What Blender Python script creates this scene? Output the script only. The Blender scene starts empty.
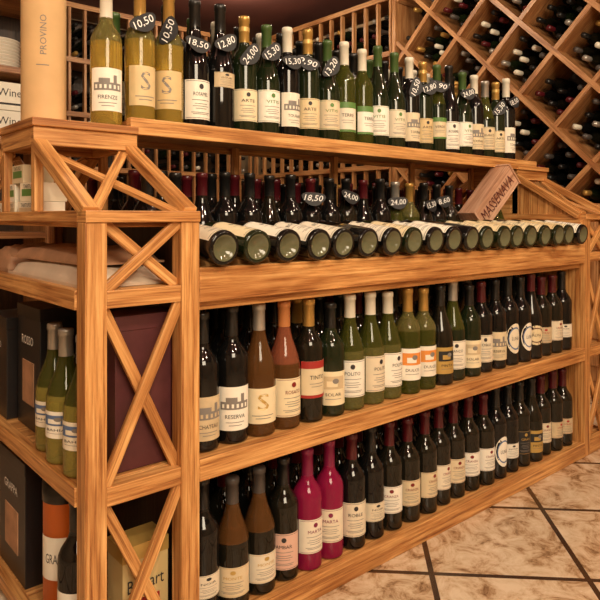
import bpy, math, random
from mathutils import Vector, Matrix, Euler
random.seed(7)
S=bpy.context.scene
COL=S.collection
S.view_settings.view_transform='Standard'

# ------------------------------------------------------------ materials
def newmat(name):
    m=bpy.data.materials.new(name); m.use_nodes=True
    nt=m.node_tree; b=nt.nodes['Principled BSDF']
    return m,nt,b
def plain(name,col,rough=.5,metal=0,coat=0,var=0.0,scale=30,spec=.5,trans=0):
    m,nt,b=newmat(name)
    b.inputs['Roughness'].default_value=rough
    b.inputs['Metallic'].default_value=metal
    b.inputs['Coat Weight'].default_value=coat
    b.inputs['Specular IOR Level'].default_value=spec
    b.inputs['Transmission Weight'].default_value=trans
    if trans: b.inputs['IOR'].default_value=1.4
    if var>0:
        tc=nt.nodes.new('ShaderNodeTexCoord'); n=nt.nodes.new('ShaderNodeTexNoise')
        n.inputs['Scale'].default_value=scale; n.inputs['Detail'].default_value=4
        r=nt.nodes.new('ShaderNodeValToRGB')
        r.color_ramp.elements[0].position=.3; r.color_ramp.elements[1].position=.7
        r.color_ramp.elements[0].color=tuple(c*(1-var) for c in col)+(1,)
        r.color_ramp.elements[1].color=tuple(min(1,c*(1+var)) for c in col)+(1,)
        nt.links.new(tc.outputs['Object'],n.inputs['Vector']); nt.links.new(n.outputs['Fac'],r.inputs['Fac'])
        nt.links.new(r.outputs['Color'],b.inputs['Base Color'])
    else:
        b.inputs['Base Color'].default_value=tuple(col)+(1,)
    return m
def wood(name,dark,mid,light,rough=.42):
    m,nt,b=newmat(name); N=nt.nodes.new; L=nt.links.new
    tc=N('ShaderNodeTexCoord'); mp=N('ShaderNodeMapping'); mp.inputs['Scale'].default_value=(1.8,60,1)
    L(tc.outputs['UV'],mp.inputs['Vector'])
    n=N('ShaderNodeTexNoise'); n.inputs['Scale'].default_value=2.0; n.inputs['Detail'].default_value=8; n.inputs['Roughness'].default_value=.70
    n.inputs['Distortion'].default_value=.3
    L(mp.outputs['Vector'],n.inputs['Vector'])
    r=N('ShaderNodeValToRGB'); e=r.color_ramp.elements
    e[0].position=.36; e[0].color=dark+(1,); e[1].position=.64; e[1].color=light+(1,)
    k=e.new(.48); k.color=mid+(1,)
    L(n.outputs['Fac'],r.inputs['Fac'])
    mp2=N('ShaderNodeMapping'); mp2.inputs['Scale'].default_value=(1.6,9,1); L(tc.outputs['UV'],mp2.inputs['Vector'])
    n2=N('ShaderNodeTexNoise'); n2.inputs['Scale'].default_value=2; n2.inputs['Detail'].default_value=3; n2.inputs['Distortion'].default_value=.8; L(mp2.outputs['Vector'],n2.inputs['Vector'])
    r2=N('ShaderNodeValToRGB'); r2.color_ramp.elements[0].position=.33; r2.color_ramp.elements[1].position=.6
    r2.color_ramp.elements[0].color=(.52,.38,.28,1); r2.color_ramp.elements[1].color=(1,1,1,1); L(n2.outputs['Fac'],r2.inputs['Fac'])
    mx=N('ShaderNodeMix'); mx.data_type='RGBA'; mx.blend_type='MULTIPLY'; mx.inputs['Factor'].default_value=.8
    L(r.outputs['Color'],mx.inputs[6]); L(r2.outputs['Color'],mx.inputs[7])
    L(mx.outputs[2],b.inputs['Base Color'])
    b.inputs['Roughness'].default_value=rough
    bp=N('ShaderNodeBump'); bp.inputs['Strength'].default_value=.35; bp.inputs['Distance'].default_value=.002
    L(n.outputs['Fac'],bp.inputs['Height']); L(bp.outputs['Normal'],b.inputs['Normal'])
    return m
WOOD=wood('pine_wood',(.27,.095,.024),(.60,.285,.088),(.84,.49,.19))
WOODD=wood('rack_wood',(.22,.085,.027),(.44,.21,.08),(.62,.34,.15))
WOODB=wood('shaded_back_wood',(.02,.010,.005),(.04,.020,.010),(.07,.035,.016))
WOODC=wood('case_wood',(.40,.2,.12),(.60,.36,.24),(.72,.48,.34))
M={}
def P(k,*a,**kw): M[k]=plain(k,*a,**kw); return M[k]
P('g_black',(.005,.005,.005),.05); P('g_dark',(.009,.008,.005),.06); P('g_green',(.010,.016,.006),.06)
P('g_olive',(.13,.14,.022),.05,trans=.7); P('g_gold',(.60,.40,.07),.05,trans=.65); P('g_goldup',(.36,.32,.10),.05,trans=.75); P('g_yellow',(.52,.43,.09),.06,trans=.65)
P('g_rose',(.46,.14,.07),.06,trans=.6); P('g_mag',(.34,.012,.07),.06,trans=.35); P('g_brown',(.20,.085,.025),.06,trans=.6); P('g_clear',(.30,.28,.08),.06,trans=.7)
P('g_punt_glint',(.12,.12,.065),.10)  # paler green stands in for the reflection inside the bottle base
P('c_black',(.008,.008,.008),.28); P('c_maroon',(.075,.006,.010),.28); P('c_red',(.20,.012,.012),.28); P('c_gold',(.50,.30,.08),.28,.5)
P('c_white',(.72,.68,.56),.4); P('c_silver',(.42,.40,.36),.28,.6); P('c_mag',(.22,.012,.06),.3); P('c_green',(.05,.10,.025),.3)
P('c_orange',(.50,.19,.06),.35); P('c_grey',(.07,.06,.055),.35)
P('l_white',(.86,.83,.74),.6,var=.05); P('l_cream',(.80,.70,.48),.6,var=.06); P('l_beige',(.58,.46,.28),.6,var=.15); P('l_pink',(.72,.46,.36),.6)
P('l_black',(.015,.015,.015),.5); P('l_red',(.36,.025,.02),.5); P('l_green',(.10,.22,.05),.5); P('l_blue',(.10,.16,.30),.5); P('l_orange',(.75,.27,.05),.5); P('l_gold',(.55,.36,.10),.4,.3)
P('l_yellow',(.72,.55,.10),.5)
P('ink',(.03,.025,.025),.6); P('inkgrey',(.22,.20,.18),.6); P('chalk',(.85,.85,.83),.7); P('slate',(.010,.010,.012),.6)
# paper labels differ a little from bottle to bottle
for kk_ in ('l_white','l_cream'):
    nt=M[kk_].node_tree; bs=nt.nodes['Principled BSDF']; src=bs.inputs['Base Color'].links[0].from_socket
    oi=nt.nodes.new('ShaderNodeObjectInfo'); rr=nt.nodes.new('ShaderNodeValToRGB')
    rr.color_ramp.elements[0].color=(1,.99,.96,1); rr.color_ramp.elements[1].color=(.80,.68,.48,1); rr.color_ramp.elements[0].position=.35
    mm=nt.nodes.new('ShaderNodeMix'); mm.data_type='RGBA'; mm.blend_type='MULTIPLY'; mm.inputs['Factor'].default_value=1
    nt.links.new(oi.outputs['Random'],rr.inputs['Fac']); nt.links.new(src,mm.inputs[6]); nt.links.new(rr.outputs['Color'],mm.inputs[7]); nt.links.new(mm.outputs[2],bs.inputs['Base Color'])

# ------------------------------------------------------------ mesh builder
class MB:
    def __init__(s): s.v=[];s.f=[];s.m=[];s.uv=[];s.mats=[];s.sm=[]
    def mi(s,mat):
        if isinstance(mat,str): mat=M[mat]
        if mat not in s.mats: s.mats.append(mat)
        return s.mats.index(mat)
    def face(s,idx,mat,uv=None,smooth=False):
        s.f.append(idx); s.m.append(s.mi(mat)); s.uv.append(uv or [(0,0)]*len(idx)); s.sm.append(smooth)
    def obox(s,c,ax,ay,az,mat):
        c=Vector(c); A=[Vector(ax),Vector(ay),Vector(az)]
        if A[0].cross(A[1]).dot(A[2])<0: A[1]=-A[1]
        Ls=[a.length for a in A]; L=Ls.index(max(Ls)); b=len(s.v)
        sg=[]
        for i in (-1,1):
            for j in (-1,1):
                for k in (-1,1):
                    s.v.append(c+A[0]*i+A[1]*j+A[2]*k); sg.append((i,j,k))
        F=[((0,1,3,2),0),((4,6,7,5),0),((0,4,5,1),1),((2,3,7,6),1),((0,2,6,4),2),((1,5,7,3),2)]
        ou,ov=random.random()*20,random.random()*5
        for f,k in F:
            o=[x for x in (0,1,2) if x!=k]
            if L in o: ui=L; vi=[x for x in o if x!=L][0]; su=1
            else: ui,vi=o; su=.3
            uv=[(ou+sg[q][ui]*Ls[ui]*su, ov+k*.37+sg[q][vi]*Ls[vi]) for q in f]
            s.face([b+q for q in f],mat,uv)
    def box(s,x0,x1,y0,y1,z0,z1,mat):
        s.obox(((x0+x1)/2,(y0+y1)/2,(z0+z1)/2),((x1-x0)/2,0,0),(0,(y1-y0)/2,0),(0,0,(z1-z0)/2),mat)
    def beam(s,p1,p2,w,d,n,mat):
        p1=Vector(p1);p2=Vector(p2);n=Vector(n).normalized(); t=(p2-p1); l=t.length; t.normalize()
        n=(n-t*n.dot(t)).normalized(); q=t.cross(n)
        s.obox((p1+p2)/2,t*l/2,q*w/2,n*d/2,mat)
    def lathe(s,prof,seg=24,T=None,cap=False):
        T=T or Matrix.Identity(4); b=len(s.v); n=len(prof)
        for r,z,_ in prof:
            for i in range(seg):
                a=2*math.pi*i/seg; s.v.append(T@Vector((r*math.sin(a),-r*math.cos(a),z)))
        for j in range(n-1):
            for i in range(seg):
                i2=(i+1)%seg
                s.face([b+j*seg+i,b+j*seg+i2,b+(j+1)*seg+i2,b+(j+1)*seg+i],prof[j][2],
                       [(prof[j][1],i/seg),(prof[j][1],(i+1)/seg),(prof[j+1][1],(i+1)/seg),(prof[j+1][1],i/seg)],True)
        if cap: s.face([b+(n-1)*seg+i for i in range(seg)],prof[-1][2] or prof[-2][2])
    def patch(s,a0,a1,z0,z1,r,mat,n=10):
        b=len(s.v)
        for i in range(n+1):
            a=a0+(a1-a0)*i/n
            s.v.append(Vector((r*math.sin(a),-r*math.cos(a),z0))); s.v.append(Vector((r*math.sin(a),-r*math.cos(a),z1)))
        for i in range(n): s.face([b+2*i,b+2*i+2,b+2*i+3,b+2*i+1],mat,None,True)
    def oval(s,a,zc,wa,hz,r,mat,n=20):
        b=len(s.v); s.v.append(Vector((r*math.sin(a),-r*math.cos(a),zc)))
        for ring in (.5,1):
            for i in range(n):
                t=2*math.pi*i/n; aa=a+wa*ring*math.cos(t); s.v.append(Vector((r*math.sin(aa),-r*math.cos(aa),zc+hz*ring*math.sin(t))))
        for i in range(n):
            j=(i+1)%n
            s.face([b,b+1+i,b+1+j],mat); s.face([b+1+i,b+1+n+i,b+1+n+j,b+1+j],mat)
    def text(s,txt,width,height,fn,mat):
        vs,fs=textmesh(txt)
        xs=[v[0] for v in vs]; ys=[v[1] for v in vs]
        x0,x1,y0,y1=min(xs),max(xs),min(ys),max(ys)
        b=len(s.v)
        for x,y in vs: s.v.append(Vector(fn(((x-x0)/(x1-x0)-.5)*width,((y-y0)/(y1-y0)-.5)*height)))
        for f in fs: s.face([b+i for i in f],mat)
    def obj(s,name,bevel=0,parent=None):
        me=s.mesh(name); ob=bpy.data.objects.new(name,me); COL.objects.link(ob)
        if bevel:
            md=ob.modifiers.new('bevel','BEVEL'); md.width=bevel; md.segments=2; md.limit_method='ANGLE'
        if parent: ob.parent=parent
        return ob
    def mesh(s,name):
        me=bpy.data.meshes.new(name); me.from_pydata([tuple(v) for v in s.v],[],s.f)
        for m in s.mats: me.materials.append(m)
        uvl=me.uv_layers.new(name='UVMap')
        k=0
        for i,p in enumerate(me.polygons):
            p.material_index=s.m[i]; p.use_smooth=s.sm[i]
            for q in range(len(s.f[i])): uvl.data[k].uv=s.uv[i][q]; k+=1
        me.update(); return me
_tc={}
def textmesh(t):
    if t in _tc: return _tc[t]
    cu=bpy.data.curves.new('tmp','FONT'); cu.body=t; cu.resolution_u=2
    ob=bpy.data.objects.new('tmp',cu); COL.objects.link(ob)
    dg=bpy.context.evaluated_depsgraph_get(); ev=ob.evaluated_get(dg); me=ev.to_mesh()
    r=([(v.co.x,v.co.y) for v in me.vertices],[list(p.vertices) for p in me.polygons])
    ev.to_mesh_clear(); bpy.data.objects.remove(ob); bpy.data.curves.remove(cu)
    _tc[t]=r; return r

# ------------------------------------------------------------ bottles
def bottle_mesh(name,shape,H,glass,up,cap,label=None,motif='text',txt='VINO',accent='ink',neck=None,lr=None,caplen=1.0):
    b=MB(); k=H/.30
    R={'bd':.0370,'bg':.0392,'rh':.0345,'sm':.032}[shape]
    pr=[(.0005,.016*k,'g_punt_glint'),(.012,.014*k,'g_punt_glint'),(.022,.006*k,'g_punt_glint'),(.028,.0008,glass),(.033*R/.037,0,glass),(R-.0008,.003,glass),(R,.008,glass)]
    if shape=='bd': pr+=[(R,.178*k,up),(R-.0012,.188*k,up),(R-.006,.200*k,up),(.0235,.211*k,up),(.0172,.221*k,up),(.0148,.232*k,cap)]; z0=.232*k; lt=.165*k
    elif shape=='bg': pr+=[(R,.140*k,glass),(R-.0015,.153*k,up),(R-.0055,.170*k,up),(.0270,.190*k,up),(.0205,.209*k,up),(.0163,.226*k,up),(.0148,.238*k,cap)]; z0=.238*k; lt=.135*k
    elif shape=='rh': pr+=[(R,.150*k,glass),(R-.002,.165*k,up),(.0290,.182*k,up),(.0225,.206*k,up),(.0170,.229*k,up),(.0143,.246*k,cap)]; z0=.246*k; lt=.145*k
    else: pr+=[(R,.15*k,glass),(R-.002,.163*k,up),(.024,.185*k,up),(.016,.205*k,up),(.0135,.23*k,cap)]; z0=.23*k; lt=.14*k
    pr+=[(.0150,z0+.0008,cap),(.0146,.284*k,cap),(.0160,.2845*k,cap),(.0160,.296*k,cap),(.0145,.2995*k,cap),(.0008,.300*k,cap)]
    b.lathe(pr,28)
    if label:
        lz0,lz1,ha,lm=label; lz0*=k; lz1=min(lz1*k,lt)
        r=R+.0003; ri=R+.0009; zc=(lz0+lz1)/2; h=lz1-lz0
        fn=lambda z:(lambda x,y:(ri*math.sin(x/ri),-ri*math.cos(x/ri),z+y))
        W=2*ha*R
        if motif=='oval':
            b.oval(0,zc,ha,h/2,r,lm); b.oval(0,zc,ha*.8,h*.38,r+.0003,accent); b.oval(0,zc,ha*.72,h*.33,r+.0005,lm); b.text(txt,W*.45,h*.12,fn(zc),'ink')
        else:
            b.patch(-ha,ha,lz0,lz1,r,lm,12)
            if motif=='text':
                b.text(txt,W*.48,h*.095,fn(zc+h*.14),accent); b.patch(-ha*.55,ha*.55,zc-h*.02,zc-h*.005,ri,'inkgrey',6)
                for q,ww in ((.10,.4),(.16,.5),(.22,.35),(.32,.6),(.36,.5)): b.patch(-ha*ww,ha*ww,zc-h*(q+.015),zc-h*q,ri,'inkgrey',6)
                b.oval(0,zc+h*.33,.16,h*.07,ri,accent,12)
                b.patch(-ha*.93,ha*.93,lz1-h*.04,lz1-h*.03,ri,accent,8); b.patch(-ha*.93,ha*.93,lz0+h*.03,lz0+h*.04,ri,accent,8)
            elif motif=='house':
                b.patch(-ha*.8,ha*.8,zc-h*.02,zc+h*.16,ri,'inkgrey',8); b.patch(-ha*.5,ha*.1,zc+h*.16,zc+h*.26,ri,'inkgrey',5)
                b.patch(ha*.3,ha*.5,zc+h*.16,zc+h*.34,ri,'inkgrey',3)
                for q in range(6): b.patch(-ha*.7+q*ha*.25,-ha*.58+q*ha*.25,zc+h*.02,zc+h*.11,ri+.0003,lm,2)
                b.text(txt,W*.55,h*.09,fn(zc-h*.18),accent); b.patch(-ha*.5,ha*.5,zc-h*.32,zc-h*.305,ri,'inkgrey',6); b.patch(-ha*.35,ha*.35,zc-h*.39,zc-h*.375,ri,'inkgrey',6)
            elif motif=='S':
                b.text(txt,W*.30,h*.46,fn(zc+h*.12),accent); b.patch(-ha*.6,ha*.6,zc-h*.28,zc-h*.26,ri,'inkgrey',6); b.patch(-ha*.4,ha*.4,zc-h*.36,zc-h*.34,ri,'inkgrey',6)
            elif motif=='band':
                b.patch(-ha,ha,lz1-h*.20,lz1,ri,accent,10); b.patch(-ha,ha,lz0,lz0+h*.08,ri,accent,10)
                b.text(txt,W*.5,h*.11,fn(zc+h*.06),'ink'); b.patch(-ha*.5,ha*.5,zc-h*.12,zc-h*.105,ri,'inkgrey',6); b.patch(-ha*.4,ha*.4,zc-h*.2,zc-h*.185,ri,'inkgrey',6)
            elif motif=='art':
                b.patch(-ha*.7,ha*.7,zc-h*.02,zc+h*.36,ri,accent,8); b.patch(-ha*.4,ha*.25,zc+h*.05,zc+h*.22,ri+.0004,lm,6); b.oval(.15,zc+h*.22,ha*.2,h*.08,ri+.0007,'inkgrey',10)
                b.text(txt,W*.5,h*.09,fn(zc-h*.18),'ink'); b.patch(-ha*.5,ha*.5,zc-h*.32,zc-h*.305,ri,'inkgrey',6)
    if neck:
        z=.26*k; b.patch(-3.1416,3.1416,z,z+.012,.0154,neck,16)
    me=b.mesh(name); return me
BT={}
def bt(k,kind,*a,**kw): BT[k]=(kind,bottle_mesh(kind,*a,**kw))
A=1.15
bt('d_house','red_wine_bottle','bd',.30,'g_black','g_black','c_black',(.025,.12,A,'l_beige'),'house','CHATEAU')
bt('d_res','red_wine_bottle','bd',.30,'g_black','g_black','c_black',(.03,.125,A,'l_white'),'house','RESERVA')
bt('ros_S','white_wine_bottle','bg',.30,'g_brown','g_brown','c_silver',(.03,.11,A,'l_cream'),'S','S',accent='l_gold')
bt('ros','rose_wine_bottle','bg',.30,'g_brown','g_rose','c_orange',(.03,.12,A,'l_cream'),'text','ROSATO',accent='c_red')
bt('d_red','red_wine_bottle','bd',.295,'g_dark','g_dark','c_gold',(.06,.15,A,'l_white'),'band','TINTO',accent='l_red')
bt('d_cream','red_wine_bottle','bd',.29,'g_green','g_green','c_black',(.03,.12,A,'l_cream'),'art','SOLAR',accent='l_beige')
bt('polito','white_wine_bottle','bg',.295,'g_clear','g_olive','c_white',(.035,.13,A,'l_white'),'text','POLITO')
bt('w_or','white_wine_bottle','bd',.30,'g_olive','g_goldup','c_gold',(.04,.13,A,'l_white'),'art','DULCE',accent='l_orange')
bt('w_wh','white_wine_bottle','bg',.30,'g_green','g_olive','c_silver',(.035,.12,A,'l_white'),'text','BLANCO')
bt('w_green','white_wine_bottle','rh',.31,'g_green','g_olive','c_green',(.05,.12,A,'l_white'),'band','VERDE',accent='l_green')
bt('d_white','red_wine_bottle','bd',.295,'g_black','g_black','c_maroon',(.035,.125,A,'l_white'),'text','ROBLE')
bt('d_mar','red_wine_bottle','bd',.29,'g_dark','g_dark','c_maroon',(.05,.125,A,'l_white'),'text','CRIANZA',accent='c_red')
bt('d_blue','red_wine_bottle','bd',.30,'g_black','g_black','c_black',(.04,.14,.9,'l_white'),'oval','LUNA',accent='l_blue')
bt('d_oval','red_wine_bottle','bg',.295,'g_black','g_black','c_maroon',(.05,.12,1.0,'l_cream'),'oval','ALMA',accent='c_maroon')
bt('d_small','red_wine_bottle','bd',.30,'g_black','g_black','c_black',(.05,.10,1.0,'l_white'),'text','NOIR')
bt('d_gold','red_wine_bottle','bd',.295,'g_dark','g_dark','c_black',(.045,.13,1.0,'l_black'),'text','GRAN',accent='l_gold')
bt('d_patt','red_wine_bottle','bg',.295,'g_dark','g_dark','c_black',(.035,.115,1.0,'l_gold'),'art','PINTA',accent='l_black')
bt('d_redl','red_wine_bottle','bd',.29,'g_dark','g_dark','c_maroon',(.05,.11,1.0,'l_beige'),'text','SYRAH',accent='l_red')
bt('brn','white_wine_bottle','bg',.285,'g_dark','g_brown','c_grey',(.03,.10,A,'l_white'),'text','MONTE',accent='l_gold')
bt('d_pink','red_wine_bottle','bd',.29,'g_dark','g_dark','c_black',(.03,.12,A,'l_pink'),'text','AMBAR')
bt('mag','rose_wine_bottle','bd',.29,'g_mag','g_mag','c_mag',(.045,.13,A,'l_white'),'text','MARTA',accent='c_mag')
bt('gold','white_wine_bottle','bd',.335,'g_gold','g_goldup','c_white',(.03,.12,A,'l_white'),'house','FIRENZE')
bt('goldS','white_wine_bottle','bd',.33,'g_gold','g_goldup','c_gold',(.035,.12,A,'l_cream'),'S','S',accent='inkgrey')
bt('t_ros','red_wine_bottle','bg',.325,'g_black','g_black','c_black',(.02,.11,A,'l_white'),'text','ROSAMEL')
bt('t_dark','red_wine_bottle','bg',.335,'g_black','g_black','c_black',(.10,.135,.9,'l_beige'),'text','GOURI')
bt('t_cream','white_wine_bottle','bd',.32,'g_green','g_green','c_gold',(.03,.11,A,'l_cream'),'text','ARTE',neck='l_gold')
bt('t_green','white_wine_bottle','bg',.32,'g_green','g_green','c_green',(.035,.12,A,'l_white'),'text','VITIS',accent='l_green')
bt('t_olive','white_wine_bottle','bd',.32,'g_olive','g_olive','c_white',(.035,.12,A,'l_white'),'band','TERRE',accent='l_green')
bt('t_white','red_wine_bottle','bd',.325,'g_black','g_black','c_white',(.03,.12,A,'l_white'),'house','TOURAN')
bt('bluew','white_wine_bottle','bg',.27,'g_yellow','g_olive','c_silver',(.06,.12,A,'l_white'),'art','BAHIA',accent='l_blue')
bt('lie','red_wine_bottle','bd',.295,'g_black','g_black','c_black',(.012,.15,1.35,'l_white'),'text','BODEGA')
bt('lieg','white_wine_bottle','bd',.295,'g_green','g_green','c_gold',(.012,.15,1.35,'l_cream'),'text','BODEGA')
bt('lied','red_wine_bottle','bd',.295,'g_black','g_black','c_maroon',(.05,.10,.9,'l_black'),'text','BODEGA',accent='l_gold')

# price tags
TAGS=[]
for t in ('15,30','13,20','18,50','9,90','24,00','12,80','8,60','10,50'):
    b=MB(); n=22
    for yy in (-.0012,.0):
        for i in range(n):
            a=2*math.pi*i/n; q=1+.12*math.sin(3*a)
            b.v.append(Vector((.036*q*math.cos(a),yy,.022*q*math.sin(a))))
    b.face([i for i in range(n)],'slate'); b.face([n+i for i in reversed(range(n))],'slate')
    for i in range(n): b.face([i,(i+1)%n+0,n+(i+1)%n,n+i][::-1],'slate')
    b.text(t,.056,.022,lambda x,y:(x+y*.25,-.0018,y),'chalk')
    TAGS.append(b.mesh('price_tag'))

stock=bpy.data.objects.new('wine_bottle_stock',None); COL.objects.link(stock)
def put(kind,x,y,z,rz=None,hidden=False,tag=None,rx=0,sc=1):
    nm,me=BT[kind]
    o=bpy.data.objects.new(nm,me); COL.objects.link(o); o.location=(x,y,z)
    if rz is None: rz=-.25+random.uniform(-.45,.3)
    o.rotation_euler=(rx,0,rz); o.scale=(1,1,sc)
    if hidden: o.parent=stock
    if tag is not None:
        t=bpy.data.objects.new('price_tag',TAGS[tag%len(TAGS)]); COL.objects.link(t); t.parent=o
        t.location=(random.uniform(-.008,.008),-.036,random.uniform(.205,.24)); t.rotation_euler=(-.35,random.uniform(-1.3,.3),random.uniform(-.1,.1))
    return o

# ------------------------------------------------------------ island shelving
X0,X1,X2,X3=.45,.69,2.385,2.625
YF,YB=1.12,1.88; YT0,YT1=1.40,1.64; PW=.042
w=MB()
def xpanel(w,xa,xb,y,z0,z1,mat=WOOD):
    w.beam((xa,y+.012,z0),(xb,y+.012,z1),.022,.012,(0,1,0),mat); w.beam((xa,y+.026,z1),(xb,y+.026,z0),.022,.012,(0,1,0),mat)
for sy in (0,1):
    y0,y1=(YF,YF+.04) if sy==0 else (YB-.04,YB)
    for xa in (X0,X1-PW,X2,X3-PW):
        w.box(xa,xa+PW,y0,y1,0,.90,WOOD)
for xa,xb in ((X0,X1),(X2,X3)):
    for z0,z1 in ((.0,.05),(.372,.408),(.740,.773)):
        w.box(xa+PW,xb-PW,YF+.002,YF+.036,z0,z1,WOOD)
        w.box(xa+PW,xb-PW,YB-.036,YB-.002,z0,z1,WOOD)
    w.box(xa,xb,YF-.004,YF+.04,.90,.922,WOOD); w.box(xa,xb,YB-.04,YB+.004,.90,.922,WOOD)
    for z0,z1 in ((.05,.372),(.408,.740),(.773,.90)):
        xpanel(w,xa+PW,xb-PW,YF,z0,z1)
    for zt in (.05,.408,.773):
        for i in range(4):
            ya=YF+.04+i*(YB-YF-.08)/4; w.box(xa+.002,xb-.02,ya+.001,ya+(YB-YF-.08)/4-.001,zt-.022,zt,WOOD)
    for zt in (.05,.408,.773):
        for xx in ((xa-.004,xa+.018) if xa<1 else (xb-.018,xb+.004),):
            w.box(xx[0],xx[1],YF+.04,YB-.04,zt-.036,zt+.001,WOOD)
    w.box(xa,xa+.022,YF+.04,YB-.04,.90,.922,WOOD); w.box(xb-.022,xb,YF+.04,YB-.04,.90,.922,WOOD)
    w.box(xa+.022,xb-.022,YF+.04,YB-.04,.890,.902,WOOD)
    w.box(xa,xb,YT0,YT0+.02,1.066,1.106,WOOD); w.box(xa,xb,YT1-.02,YT1,1.066,1.106,WOOD)
    w.box(xa,xa+.02,YT0+.02,YT1-.02,1.066,1.106,WOOD); w.box(xb-.02,xb,YT0+.02,YT1-.02,1.066,1.106,WOOD)
    w.box(xa-.005,xb,YT0-.008,YT1+.008,1.106,1.124,WOOD)
    for s in (0,1):
        ylo,yhi=(YF+.015,YT0+.012) if s==0 else (YB-.015,YT1-.012)
        sg=-1 if s==0 else 1
        n=(0,sg,1.5)
        for xc in (xa+.015,xb-.015):
            w.beam((xc,ylo,.918),(xc,yhi,1.07),.030,.026,n,WOOD)
        w.beam((xa+.03,ylo+.01*-sg,.925),(xb-.03,yhi,1.062),.022,.010,n,WOOD)
        w.beam((xb-.03,ylo+.01*-sg,.915),(xa+.03,yhi,1.052),.022,.010,n,WOOD)
        w.beam((xa+.012,yhi,.922),(xa+.012,yhi,1.066),.022,.02,(1,0,0),WOOD)
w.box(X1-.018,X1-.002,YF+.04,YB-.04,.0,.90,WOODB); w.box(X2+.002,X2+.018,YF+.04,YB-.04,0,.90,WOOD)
for i in range(7):
    ya=YF+.03+i*.04; zb=.918+(ya+.04-YF-.015)/(YT0-YF)*.15
    w.box(X2+.002,X2+.016,ya,ya+.039,.905,max(zb-.012,.93),WOOD)
w.box(X2+.002,X2+.016,YT0+.012,YT1-.012,.922,1.07,WOOD)
w.box(X2-.016,X2,YF+.01,YB-.04,.735,.90,WOOD)
w.beam((X2-.008,YF+.02,.915),(X2-.008,YT0,1.075),.026,.02,(1,0,0),WOOD)
w.box(X1,X2,YF,YF+.022,.735,.806,WOOD)
w.box(X1,X2,YF+.022,YB-.022,.715,.735,WOOD)
w.box(X1,X2,YB-.022,YB,.735,.806,WOOD)
w.box(X1+.001,X2-.001,YF+.15,YF+.17,.735,.829,WOOD)
w.box(X1,X2,YF,YF+.022,.366,.412,WOOD); w.box(X1,X2,YF+.022,YB-.02,.386,.410,WOOD); w.box(X1,X2,YB-.02,YB,.366,.412,WOOD)
w.box(X1,X2,YF,YF+.022,0,.054,WOOD); w.box(X1,X2,YF+.022,YB-.02,.028,.05,WOOD); w.box(X1,X2,YB-.02,YB,0,.054,WOOD)
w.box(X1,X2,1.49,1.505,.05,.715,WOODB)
w.box(X1-.02,X2+.14,YT0-.006,YT0+.016,1.106,1.146,WOOD)
w.box(X1-.02,X2+.14,YT0+.016,YT1,1.122,1.140,WOOD)
w.box(X1-.02,X2+.14,YT1,YT1+.02,1.106,1.146,WOOD)
for xx in [X1+.0]+[X1+.424*i for i in (1,2,3)]+[X2-.02]:
    w.box(xx,xx+.02,YT1-.03,YT1-.01,.735,1.122,WOOD)
w.obj('wine_display_shelving',bevel=.0018)

# ------------------------------------------------------------ bottle rows
def row(kinds,x,dx,y,z,hidden=False,tagp=0,jit=.004,rz=None):
    for i,k in enumerate(kinds):
        if k is None: continue
        put(k,x+i*dx+random.uniform(-jit,jit)*.5,y+random.uniform(-jit,jit),z,hidden=hidden,tag=(random.randrange(8) if random.random()<tagp else None),rz=rz,sc=random.uniform(.965,1.01))
mid=['d_house','d_res','ros_S','ros','d_red','d_cream','polito','polito','polito','w_or','w_or','d_patt','w_wh','d_cream','d_white','d_res','d_blue','d_blue','d_oval','d_redl','d_mar','d_small']
row(mid,.736,.0756,YF+.062,.411)
pool=['d_house','d_res','d_white','d_mar','d_blue','d_oval','d_small','d_gold','d_gold','w_wh','brn','d_red','d_cream']
for j,y in enumerate((1.268,1.35,1.432)):
    row([random.choice(pool) for _ in range(21)],.77-.034*(j%2),.0762,y,.411,hidden=True,jit=.002)
low=['d_small','brn','brn','d_pink','mag','mag','d_white','d_small','d_mar','d_mar','d_mar','d_mar','d_mar','d_mar','d_mar','d_blue','d_small','d_gold','d_patt','d_mar','d_redl','d_redl']
row(low,.736,.0756,YF+.062,.051)
for j,y in enumerate((1.268,1.35,1.432)):
    row([random.choice(['d_mar','d_mar','d_small','d_small','d_white','d_gold']) for _ in range(21)],.77-.034*(j%2),.0762,y,.051,hidden=True,jit=.002)
p2=['d_gold','d_small','d_white','d_house','d_mar','d_oval','d_blue','d_res','d_gold','d_mar']
disp=['d_small','d_gold','d_oval','d_blue','d_small','d_patt','d_res','d_white','d_house','d_gold','d_oval','d_small','w_wh','w_or','d_patt','d_res','d_gold']
random.seed(3)
row(disp,.74,.0775,1.446,.736,tagp=.2)
row(['d_small','w_wh'],2.22,.08,1.446,.736)
for j,y in enumerate((1.53,1.72,1.80)):
    row([random.choice(p2) for _ in range(20)],.745+.03*(j%2),.0785,y,.736,hidden=True,jit=.002)
top=['goldS','goldS','t_ros','t_dark','t_cream','t_green','t_white','t_cream','t_green','t_olive','t_olive','t_green','t_green','t_white','t_cream','w_green','t_ros','t_green','t_white','w_wh','t_cream','t_white']
random.seed(11)
for i,k in enumerate(top):
    put(k,.722+i*.0792,YT0+.052+random.uniform(-.003,.003),1.141,tag=random.randrange(8) if (i<8 or random.random()<.5) else None,sc=random.uniform(1.0,1.08))
put('gold',.635,YT0+.052,1.125,rz=-.3)
for j,dy in enumerate((.13,.205)):
    row([random.choice(['t_dark','t_ros','t_white','t_green','t_dark','t_ros','t_cream']) for _ in range(21)],.76-.035*j,.0792,YT0+dy,1.141,hidden=True,tagp=.35 if j==0 else 0,jit=.001)
random.seed(5)
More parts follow.
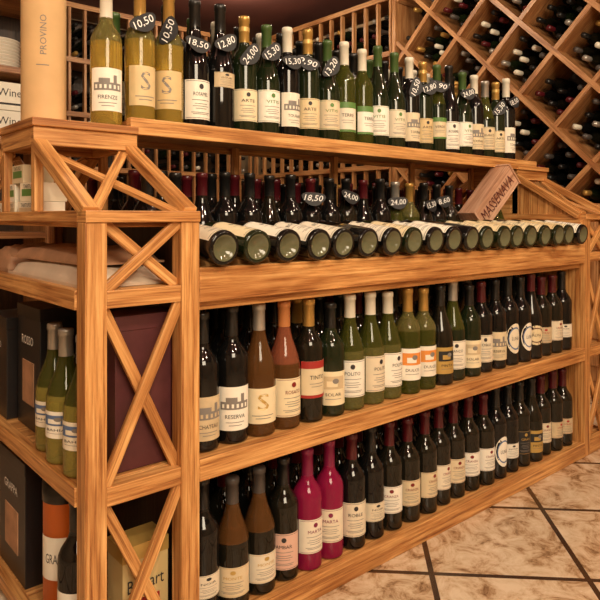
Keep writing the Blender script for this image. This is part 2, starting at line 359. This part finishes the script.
for i in range(19):
    k=('lie','lieg','lie','lie','lie','lied')[i%6] if i<9 else random.choice(['lied','lieg','lie','lied'])
    o=put(k,.735+i*.0872,YF-.026+random.uniform(-.006,.004),.8455,rz=0)
    o.rotation_euler=(Matrix.Rotation(-math.pi/2+.11,3,'X')@Matrix.Rotation(random.uniform(-.4,.4),3,'Z')).to_euler()

# leaning wooden wine case
b=MB()
b.box(-.15,.15,-.005,.085,-.05,.05,WOODC)
for s in (-1,1): b.box(s*.15-.004,s*.15+.004,-.009,.089,-.054,.054,WOODC)
b.text('MASSENAVA',.25,.05,lambda x,y:(x,-.0062,y),M['c_maroon'])
o=b.obj('wooden_wine_case'); o.location=(2.14,1.345,.985); o.rotation_euler=(0,-.76,-.12); o.scale=(.9,.9,.9)

# gift tube on the end cap
b=MB(); 
P('tube',(.72,.48,.24),.45,var=.08,scale=12); P('tubeb',(.45,.24,.09),.4)
b.lathe([(.001,0,'tube'),(.049,0,'tube'),(.050,.003,'tube'),(.050,.34,'tubeb'),(.0515,.342,'tubeb'),(.0515,.405,'tubeb'),(.049,.41,'tubeb'),(.001,.41,'tubeb')],40)
b.text('PROVINO',.09,.014,lambda x,y:(.0508*math.sin(-y/.05-.35),-.0508*math.cos(-y/.05-.35),.20+x),'inkgrey')
b.patch(-.65,-.1,.13,.132,.0508,'inkgrey',8)
o=b.obj('wine_gift_tube'); o.location=(.512,1.52,1.125)

# ------------------------------------------------------------ end cap contents
P('carton_black',(.014,.012,.012),.35); P('carton_maroon',(.085,.02,.022),.5,var=.15); P('paper',(.62,.50,.38),.6,var=.1,scale=14); P('sack',(.42,.23,.13),.6,var=.25,scale=20)
P('can_orange',(.70,.16,.02),.4); P('tin_cream',(.62,.48,.22),.4)
def carton(name,x0,x1,y0,y1,z0,z1,mat,txt=None,win=None,acc='chalk'):
    b=MB(); b.box(x0,x1,y0,y1,z0,z1-.004,mat)
    b.box(x0-.0015,x1+.0015,y0-.0015,y1+.0015,z1-.03,z1,mat)
    if win: b.box(x0-.002,x0+.001,y0+(y1-y0)*.25,y0+(y1-y0)*.75,z0+(z1-z0)*.2,z0+(z1-z0)*.55,win)
    if txt:
        yc=(y0+y1)/2; b.text(txt,(y1-y0)*.5,(z1-z0)*.07,lambda x,y:(x0-.0025,yc-x,z0+(z1-z0)*.72+y),acc)
        xc=(x0+x1)/2; b.text(txt,(x1-x0)*.5,(z1-z0)*.07,lambda x,y:(xc+x,y0-.0025,z0+(z1-z0)*.6+y),acc)
    return b.obj(name,bevel=.0015)
carton('gift_carton',.49,.66,1.48,1.64,.409,.70,M['carton_black'],'ROSSO',M['sack'])
carton('gift_carton',.47,.66,1.66,1.82,.409,.66,M['carton_black'],'VINO')
carton('maroon_carton',.53,.665,1.17,1.26,.409,.715,M['carton_maroon'])
put('bluew',.49,1.225,.409,rz=-.9); put('bluew',.488,1.315,.409,rz=-.9); put('bluew',.495,1.40,.409,rz=-1.0)
carton('gift_carton',.47,.66,1.52,1.72,.051,.34,M['carton_black'],'GRAPPA',M['sack'])
b=MB(); b.lathe([(.001,0,'can_orange'),(.045,0,'can_orange'),(.045,.25,'c_black'),(.047,.252,'c_black'),(.047,.29,'c_black'),(.001,.292,'c_black')],32)
b.patch(-.9,.9,.09,.18,.0456,'l_white',12); b.text('GRAN',.04,.02,lambda x,y:(.046*math.sin(x/.045),-.046*math.cos(x/.045),.135+y),'ink')
o=b.obj('spirit_canister'); o.location=(.512,1.385,.051); o.rotation_euler=(0,0,-.9)
put('d_res',.488,1.255,.051,rz=-.95)
b=MB(); b.box(-.05,.05,-.035,.035,0,.19,'tin_cream'); b.box(-.051,.051,-.036,.036,.17,.2,'l_gold'); b.box(-.0505,.0505,-.0355,.0355,.0,.05,'carton_black')
b.text('Boulart',.08,.026,lambda x,y:(x,-.0365,.12+y),'ink'); b.box(-.03,.03,-.037,-.034,.07,.09,'l_red')
o=b.obj('liqueur_tin',bevel=.003); o.location=(.60,1.215,.051)
def pack(name,x,y,z,lx,ly,lz,mat,rz=0):
    b=MB(); nx,ny=14,14; idx={}
    for side in (0,1):
        for i in range(nx+1):
            for j in range(ny+1):
                u,v=i/nx*2-1,j/ny*2-1
                e=max(0,(1-abs(u)**4)*(1-abs(v)**4)); h=lz*(.15+.85*e**.4)*(1+.12*math.sin(7*u+3*v)*e+.05*math.sin(17*v+5*u)*e)
                idx[side,i,j]=len(b.v); b.v.append(Vector((u*lx/2,v*ly/2,h if side else 0)))
    for i in range(nx):
        for j in range(ny):
            b.face([idx[1,i,j],idx[1,i+1,j],idx[1,i+1,j+1],idx[1,i,j+1]],mat,None,True); b.face([idx[0,i,j],idx[0,i,j+1],idx[0,i+1,j+1],idx[0,i+1,j]],mat)
    for i in range(nx):
        b.face([idx[0,i,0],idx[0,i+1,0],idx[1,i+1,0],idx[1,i,0]],mat); b.face([idx[0,i+1,ny],idx[0,i,ny],idx[1,i,ny],idx[1,i+1,ny]],mat)
        b.face([idx[0,0,i+1],idx[0,0,i],idx[1,0,i],idx[1,0,i+1]],mat); b.face([idx[0,nx,i],idx[0,nx,i+1],idx[1,nx,i+1],idx[1,nx,i]],mat)
    o=b.obj(name); o.location=(x,y,z); o.rotation_euler=(0,0,rz); return o
pack('paper_wrapped_pack',.56,1.40,.774,.19,.46,.04,M['paper'])
pack('paper_wrapped_pack',.565,1.42,.814,.17,.42,.03,M['sack'],.05)
pack('paper_wrapped_pack',.56,1.74,.774,.18,.18,.06,M['sack'])
for (x,y,z,rz,l) in ((.50,1.50,.903,.1,.09),(.50,1.61,.903,-.1,.10),(.505,1.50,.946,.2,.08),(.50,1.62,.946,0,.08),(.5,1.73,.903,0,.09),(.5,1.56,.989,0,.08)):
    b=MB(); b.box(-.035,.035,-l/2,l/2,0,.042,'l_white'); b.box(-.0355,-.034,-l/2+.008,l/2-.008,.012,.028,'l_beige' if z<.93 else 'l_green')
    b.text('TARTUFO',l*.6,.009,lambda x,y:(-.0362,-x,.034+y),'ink')
    o=b.obj('food_gift_box',bevel=.001); o.location=(x,y,z); o.rotation_euler=(0,0,rz)

# ------------------------------------------------------------ room
RX0,RX1,RY0,RY1,RZ=-2.2,3.70,-2.4,4.85,2.55
m,nt,bs=newmat('floor_tile'); N=nt.nodes.new; L=nt.links.new
tc=N('ShaderNodeTexCoord'); sx=N('ShaderNodeSeparateXYZ'); L(tc.outputs['Object'],sx.inputs[0])
def mth(op,a,b_=None):
    n=N('ShaderNodeMath'); n.operation=op
    for i,v in enumerate((a,b_)):
        if v is None: continue
        if isinstance(v,(int,float)): n.inputs[i].default_value=v
        else: L(v,n.inputs[i])
    return n.outputs[0]
T=.39
s=mth('DIVIDE',mth('SUBTRACT',mth('MULTIPLY',mth('ADD',sx.outputs[0],sx.outputs[1]),.7071),1.64),T)
t=mth('DIVIDE',mth('SUBTRACT',mth('MULTIPLY',mth('SUBTRACT',sx.outputs[0],sx.outputs[1]),.7071),.211),T)
def edge(q): return mth('ABSOLUTE',mth('SUBTRACT',mth('FRACT',q),.5))
g=mth('GREATER_THAN',mth('MAXIMUM',edge(s),edge(t)),.481)
cv=N('ShaderNodeCombineXYZ'); L(mth('FLOOR',s),cv.inputs[0]); L(mth('FLOOR',t),cv.inputs[1])
wn=N('ShaderNodeTexWhiteNoise'); L(cv.outputs[0],wn.inputs['Vector'])
va=N('ShaderNodeVectorMath'); va.operation='MULTIPLY_ADD'; L(wn.outputs['Color'],va.inputs[0]); va.inputs[1].default_value=(9,9,9); L(tc.outputs['Object'],va.inputs[2])
n1=N('ShaderNodeTexNoise'); n1.inputs['Scale'].default_value=13; n1.inputs['Detail'].default_value=10; n1.inputs['Roughness'].default_value=.74; n1.inputs['Distortion'].default_value=.7; L(va.outputs[0],n1.inputs['Vector'])
r=N('ShaderNodeValToRGB'); e=r.color_ramp.elements; e[0].position=.35; e[0].color=(.17,.085,.04,1); e[1].position=.62; e[1].color=(.72,.59,.43,1)
k=e.new(.43); k.color=(.42,.27,.15,1); k=e.new(.50); k.color=(.60,.45,.30,1); L(n1.outputs['Fac'],r.inputs['Fac'])
mx=N('ShaderNodeMix'); mx.data_type='RGBA'; L(g,mx.inputs['Factor']); L(r.outputs['Color'],mx.inputs[6]); mx.inputs[7].default_value=(.05,.025,.014,1)
L(mx.outputs[2],bs.inputs['Base Color']); bs.inputs['Roughness'].default_value=.25
bp=N('ShaderNodeBump'); bp.inputs['Strength'].default_value=.4; bp.inputs['Distance'].default_value=.002; bp.invert=True; L(g,bp.inputs['Height']); L(bp.outputs['Normal'],bs.inputs['Normal'])
b=MB(); b.box(RX0,RX1,RY0,RY1,-.05,-.0005,m); b.obj('floor')
WALL=plain('plaster_wall',(.46,.32,.19),.8,var=.08,scale=5); CEIL=plain('ceiling_paint',(.16,.05,.04),.8,var=.1,scale=3)
b=MB(); b.box(RX0,RX1,RY0,RY1,RZ,RZ+.05,CEIL); b.obj('ceiling')
b=MB(); b.box(RX1,RX1+.05,RY0,RY1,0,RZ,WALL); b.obj('wall_right')
b=MB(); b.box(RX0,RX1,RY1,RY1+.05,0,RZ,WALL); b.obj('wall_back')
b=MB(); b.box(RX0-.05,RX0,RY0,RY1,0,RZ,WALL); b.obj('wall_left')
b=MB(); b.box(RX0,RX1,RY0-.05,RY0,0,RZ,WALL); b.obj('wall_front')

def rackbottle(b,pos,dirv,cap,body):
    d=Vector(dirv); q=d.to_track_quat('Z','Y').to_matrix().to_4x4(); T=Matrix.Translation(pos)@q
    b.lathe([(.037,0,body),(.037,.17,body),(.030,.195,body),(.0155,.222,body),(.0148,.232,cap),(.0152,.292,cap),(.0008,.295,cap)],10,T)
caps=['c_black','c_black','c_black','c_maroon','c_gold','c_silver','c_maroon','c_grey','c_grey','c_white']
bodies=['g_black','g_dark','g_green','g_dark']
rb=MB(); random.seed(21)
FX=3.30; YA,YBk,ZA,ZB=.05,2.85,.98,2.44
d=MB()
d.box(FX,RX1-.002,YA-.03,YA,0,ZB+.03,WOODD); d.box(FX,RX1-.002,YBk,YBk+.03,0,ZB+.03,WOODD)
d.box(FX-.01,RX1-.002,YA-.03,YBk+.03,ZB,ZB+.035,WOODD); d.box(FX-.01,RX1-.002,YA,YBk,ZA-.035,ZA,WOODD)
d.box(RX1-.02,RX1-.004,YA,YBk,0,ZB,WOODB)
c=.42
def clipseg(sl,c0):
    ya=(ZA-c0)/sl; yb=(ZB-c0)/sl
    lo=max(YA,min(ya,yb)); hi=min(YBk,max(ya,yb))
    if hi-lo<.03: return None
    return (lo,sl*lo+c0),(hi,sl*hi+c0)
for kk in range(-14,20):
    for sl in (1,-1):
        c0=(ZA-.0)+kk*c-(YA if sl==1 else -YA)
        sg=clipseg(sl,c0)
        if not sg: continue
        off=.0 if sl==1 else .003
        (ya,za),(yb,zb)=sg
        d.beam((FX+.17+off,ya,za),(FX+.17+off,yb,zb),.028,.33,(1,0,0),WOODD)
for i in range(5):
    ya=YA+i*.56; d.box(FX,FX+.02,ya+.004,ya+.556,.06,ZA-.04,WOODD); d.box(FX-.012,FX,ya+.06,ya+.50,.14,ZA-.12,WOODD)
    d.box(FX-.03,FX-.012,ya+.26,ya+.30,.50,.52,'c_gold')
d.box(FX+.02,RX1-.01,YA,YBk,0,.06,WOODD)
d.obj('diamond_wine_rack')
for i in range(-1,8):
    for j in range(-1,5):
        for off in (0,1):
            yc=YA+c*(i+.5*off+.5); zc=ZA+c*j+c*.5*off
            for a in range(3):
                for bb in range(3):
                    if random.random()<.12 and a+bb>1: continue
                    e1=(a-1)*.084; e2=(bb-1)*.084
                    y=yc+(e1-e2)*.7071; z=zc+(e1+e2)*.7071
                    if y<YA+.045 or y>YBk-.045 or z<ZA+.045 or z>ZB-.045: continue
                    rackbottle(rb,Vector((FX+.38-random.uniform(0,.05),y,z)),(-1,0,0),random.choice(caps),random.choice(bodies))
sr=MB()
def slatrack(axis,a0,a1,front,back,z0,z1,rows):
    def bx(u0,u1,v0,v1,za,zb,mt=WOODD):
        if axis=='y': sr.box(min(v0,v1),max(v0,v1),u0,u1,za,zb,mt)
        else: sr.box(u0,u1,min(v0,v1),max(v0,v1),za,zb,mt)
    sgn=1 if back>front else -1
    n=int(round((a1-a0)/.115)); st=(a1-a0)/n
    for i in range(n+1):
        u=a0+i*st; bx(u-.009,u+.009,front,front+sgn*.03,z0,z1)
    hz=(z1-z0)/rows
    for r_ in range(rows+1):
        z=z0+r_*hz; bx(a0,a1,front-sgn*.012,front+sgn*.25,z-.02,z+.015)
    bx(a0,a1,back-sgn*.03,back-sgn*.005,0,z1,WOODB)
    for i in range(n):
        for r_ in range(rows):
            for q in range(int(hz/.11)):
                if random.random()<.18: continue
                u=a0+(i+.5)*st; z=z0+r_*hz+.055+q*.105
                if z>z0+(r_+1)*hz-.05: continue
                if axis=='y': rackbottle(rb,Vector((front+sgn*.32,u,z)),(-sgn,0,0),random.choice(caps),random.choice(bodies))
                else: rackbottle(rb,Vector((u,front+sgn*.32,z)),(0,-sgn,0),random.choice(caps),random.choice(bodies))
slatrack('y',2.90,4.45,FX,RX1,.1,2.42,6)
slatrack('x',.10,3.28,4.48,RY1,.1,2.42,6)
sr.obj('slatted_wine_rack')
rb.obj('racked_wine_bottles')

b=MB()
xs0,xs1,ys0,ys1=.05,.92,2.62,2.92
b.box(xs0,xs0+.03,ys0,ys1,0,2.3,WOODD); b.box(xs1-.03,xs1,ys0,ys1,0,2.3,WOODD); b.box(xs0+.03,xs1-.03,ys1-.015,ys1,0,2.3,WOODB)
zs=[.06,.45,.85,1.22,1.50,1.80,2.1,2.29]
for z in zs: b.box(xs0+.03,xs1-.03,ys0,ys1-.015,z-.025,z,WOODD)
b.obj('open_shelf_unit',bevel=.001)
P('ceramic',(.72,.66,.56),.25)
for (x,z,n,r_) in ((.74,1.50,9,.085),(.50,1.50,7,.085),(.74,1.80,6,.08),(.30,1.50,8,.08)):
    b=MB()
    for i in range(n):
        zz=i*.013; b.lathe([(.001,zz,'ceramic'),(r_*.6,zz,'ceramic'),(r_,zz+.012,'ceramic'),(r_,zz+.015,'ceramic'),(r_*.62,zz+.005,'ceramic'),(.001,zz+.005,'ceramic')],24)
    o=b.obj('plate_stack'); o.location=(x,ys0+.12,z)
for (x,z) in ((.76,1.22),(.76,1.332),(.605,1.22),(.605,1.332),(.45,1.22),(.20,1.8),(.36,1.8)):
    b=MB(); b.box(-.07,.07,-.05,.05,0,.11,'l_white'); b.box(-.0705,.0705,-.0505,.0505,.02,.03,'ink'); b.text('Wine',.09,.03,lambda x,y:(x,-.051,.07+y),'ink')
    o=b.obj('cardboard_gift_box',bevel=.002); o.location=(x,ys0+.08,z)

def added_lamp(x,y,e,size=.05,col=(1,.74,.46)):  # unseen fixtures added for sparkle on the glass and brighter racks
    b=MB(); b.lathe([(.05,0,'c_silver'),(.055,.0,'c_silver'),(.055,.04,'c_silver'),(.001,.042,'c_silver')],24)
    o=b.obj('added_downlight'); o.location=(x,y,RZ-.043)
    l=bpy.data.lights.new('added_bulb','POINT'); l.energy=e; l.color=col; l.shadow_soft_size=size
    lo=bpy.data.objects.new('added_bulb',l); COL.objects.link(lo); lo.parent=o; lo.location=(0,0,-.08)
WARM=(1,.82,.59)
for x,y,e in ((.1,-.5,52),(1.3,-.6,52),(2.5,.1,30),(1.6,.5,20),(2.4,2.5,26),(1.2,2.9,15),(-.6,1.2,30),(2.6,3.7,12)):
    added_lamp(x,y,e,.05,WARM)
l=bpy.data.lights.new('added_key_light','AREA'); l.energy=80; l.size=1.2; l.color=WARM  # unseen frontal key, added to brighten the shelving
lo=bpy.data.objects.new('added_key_light',l); COL.objects.link(lo); lo.location=(-.1,-1.5,2.2); lo.rotation_euler=(math.radians(55),0,math.radians(-20))
wd=bpy.data.worlds.new('world'); S.world=wd; wd.use_nodes=True
wd.node_tree.nodes['Background'].inputs[0].default_value=(1,.85,.68,1); wd.node_tree.nodes['Background'].inputs[1].default_value=.1

# ------------------------------------------------------------ camera
cam=bpy.data.cameras.new('camera'); co=bpy.data.objects.new('camera',cam); COL.objects.link(co); S.camera=co
cam.sensor_width=36; cam.lens=36*634/600; cam.shift_y=-83/600; cam.clip_start=.02
fwd=Vector((.651,.759,0)).normalized()
co.location=(0,0,.91); co.rotation_euler=fwd.to_track_quat('-Z','Y').to_euler()
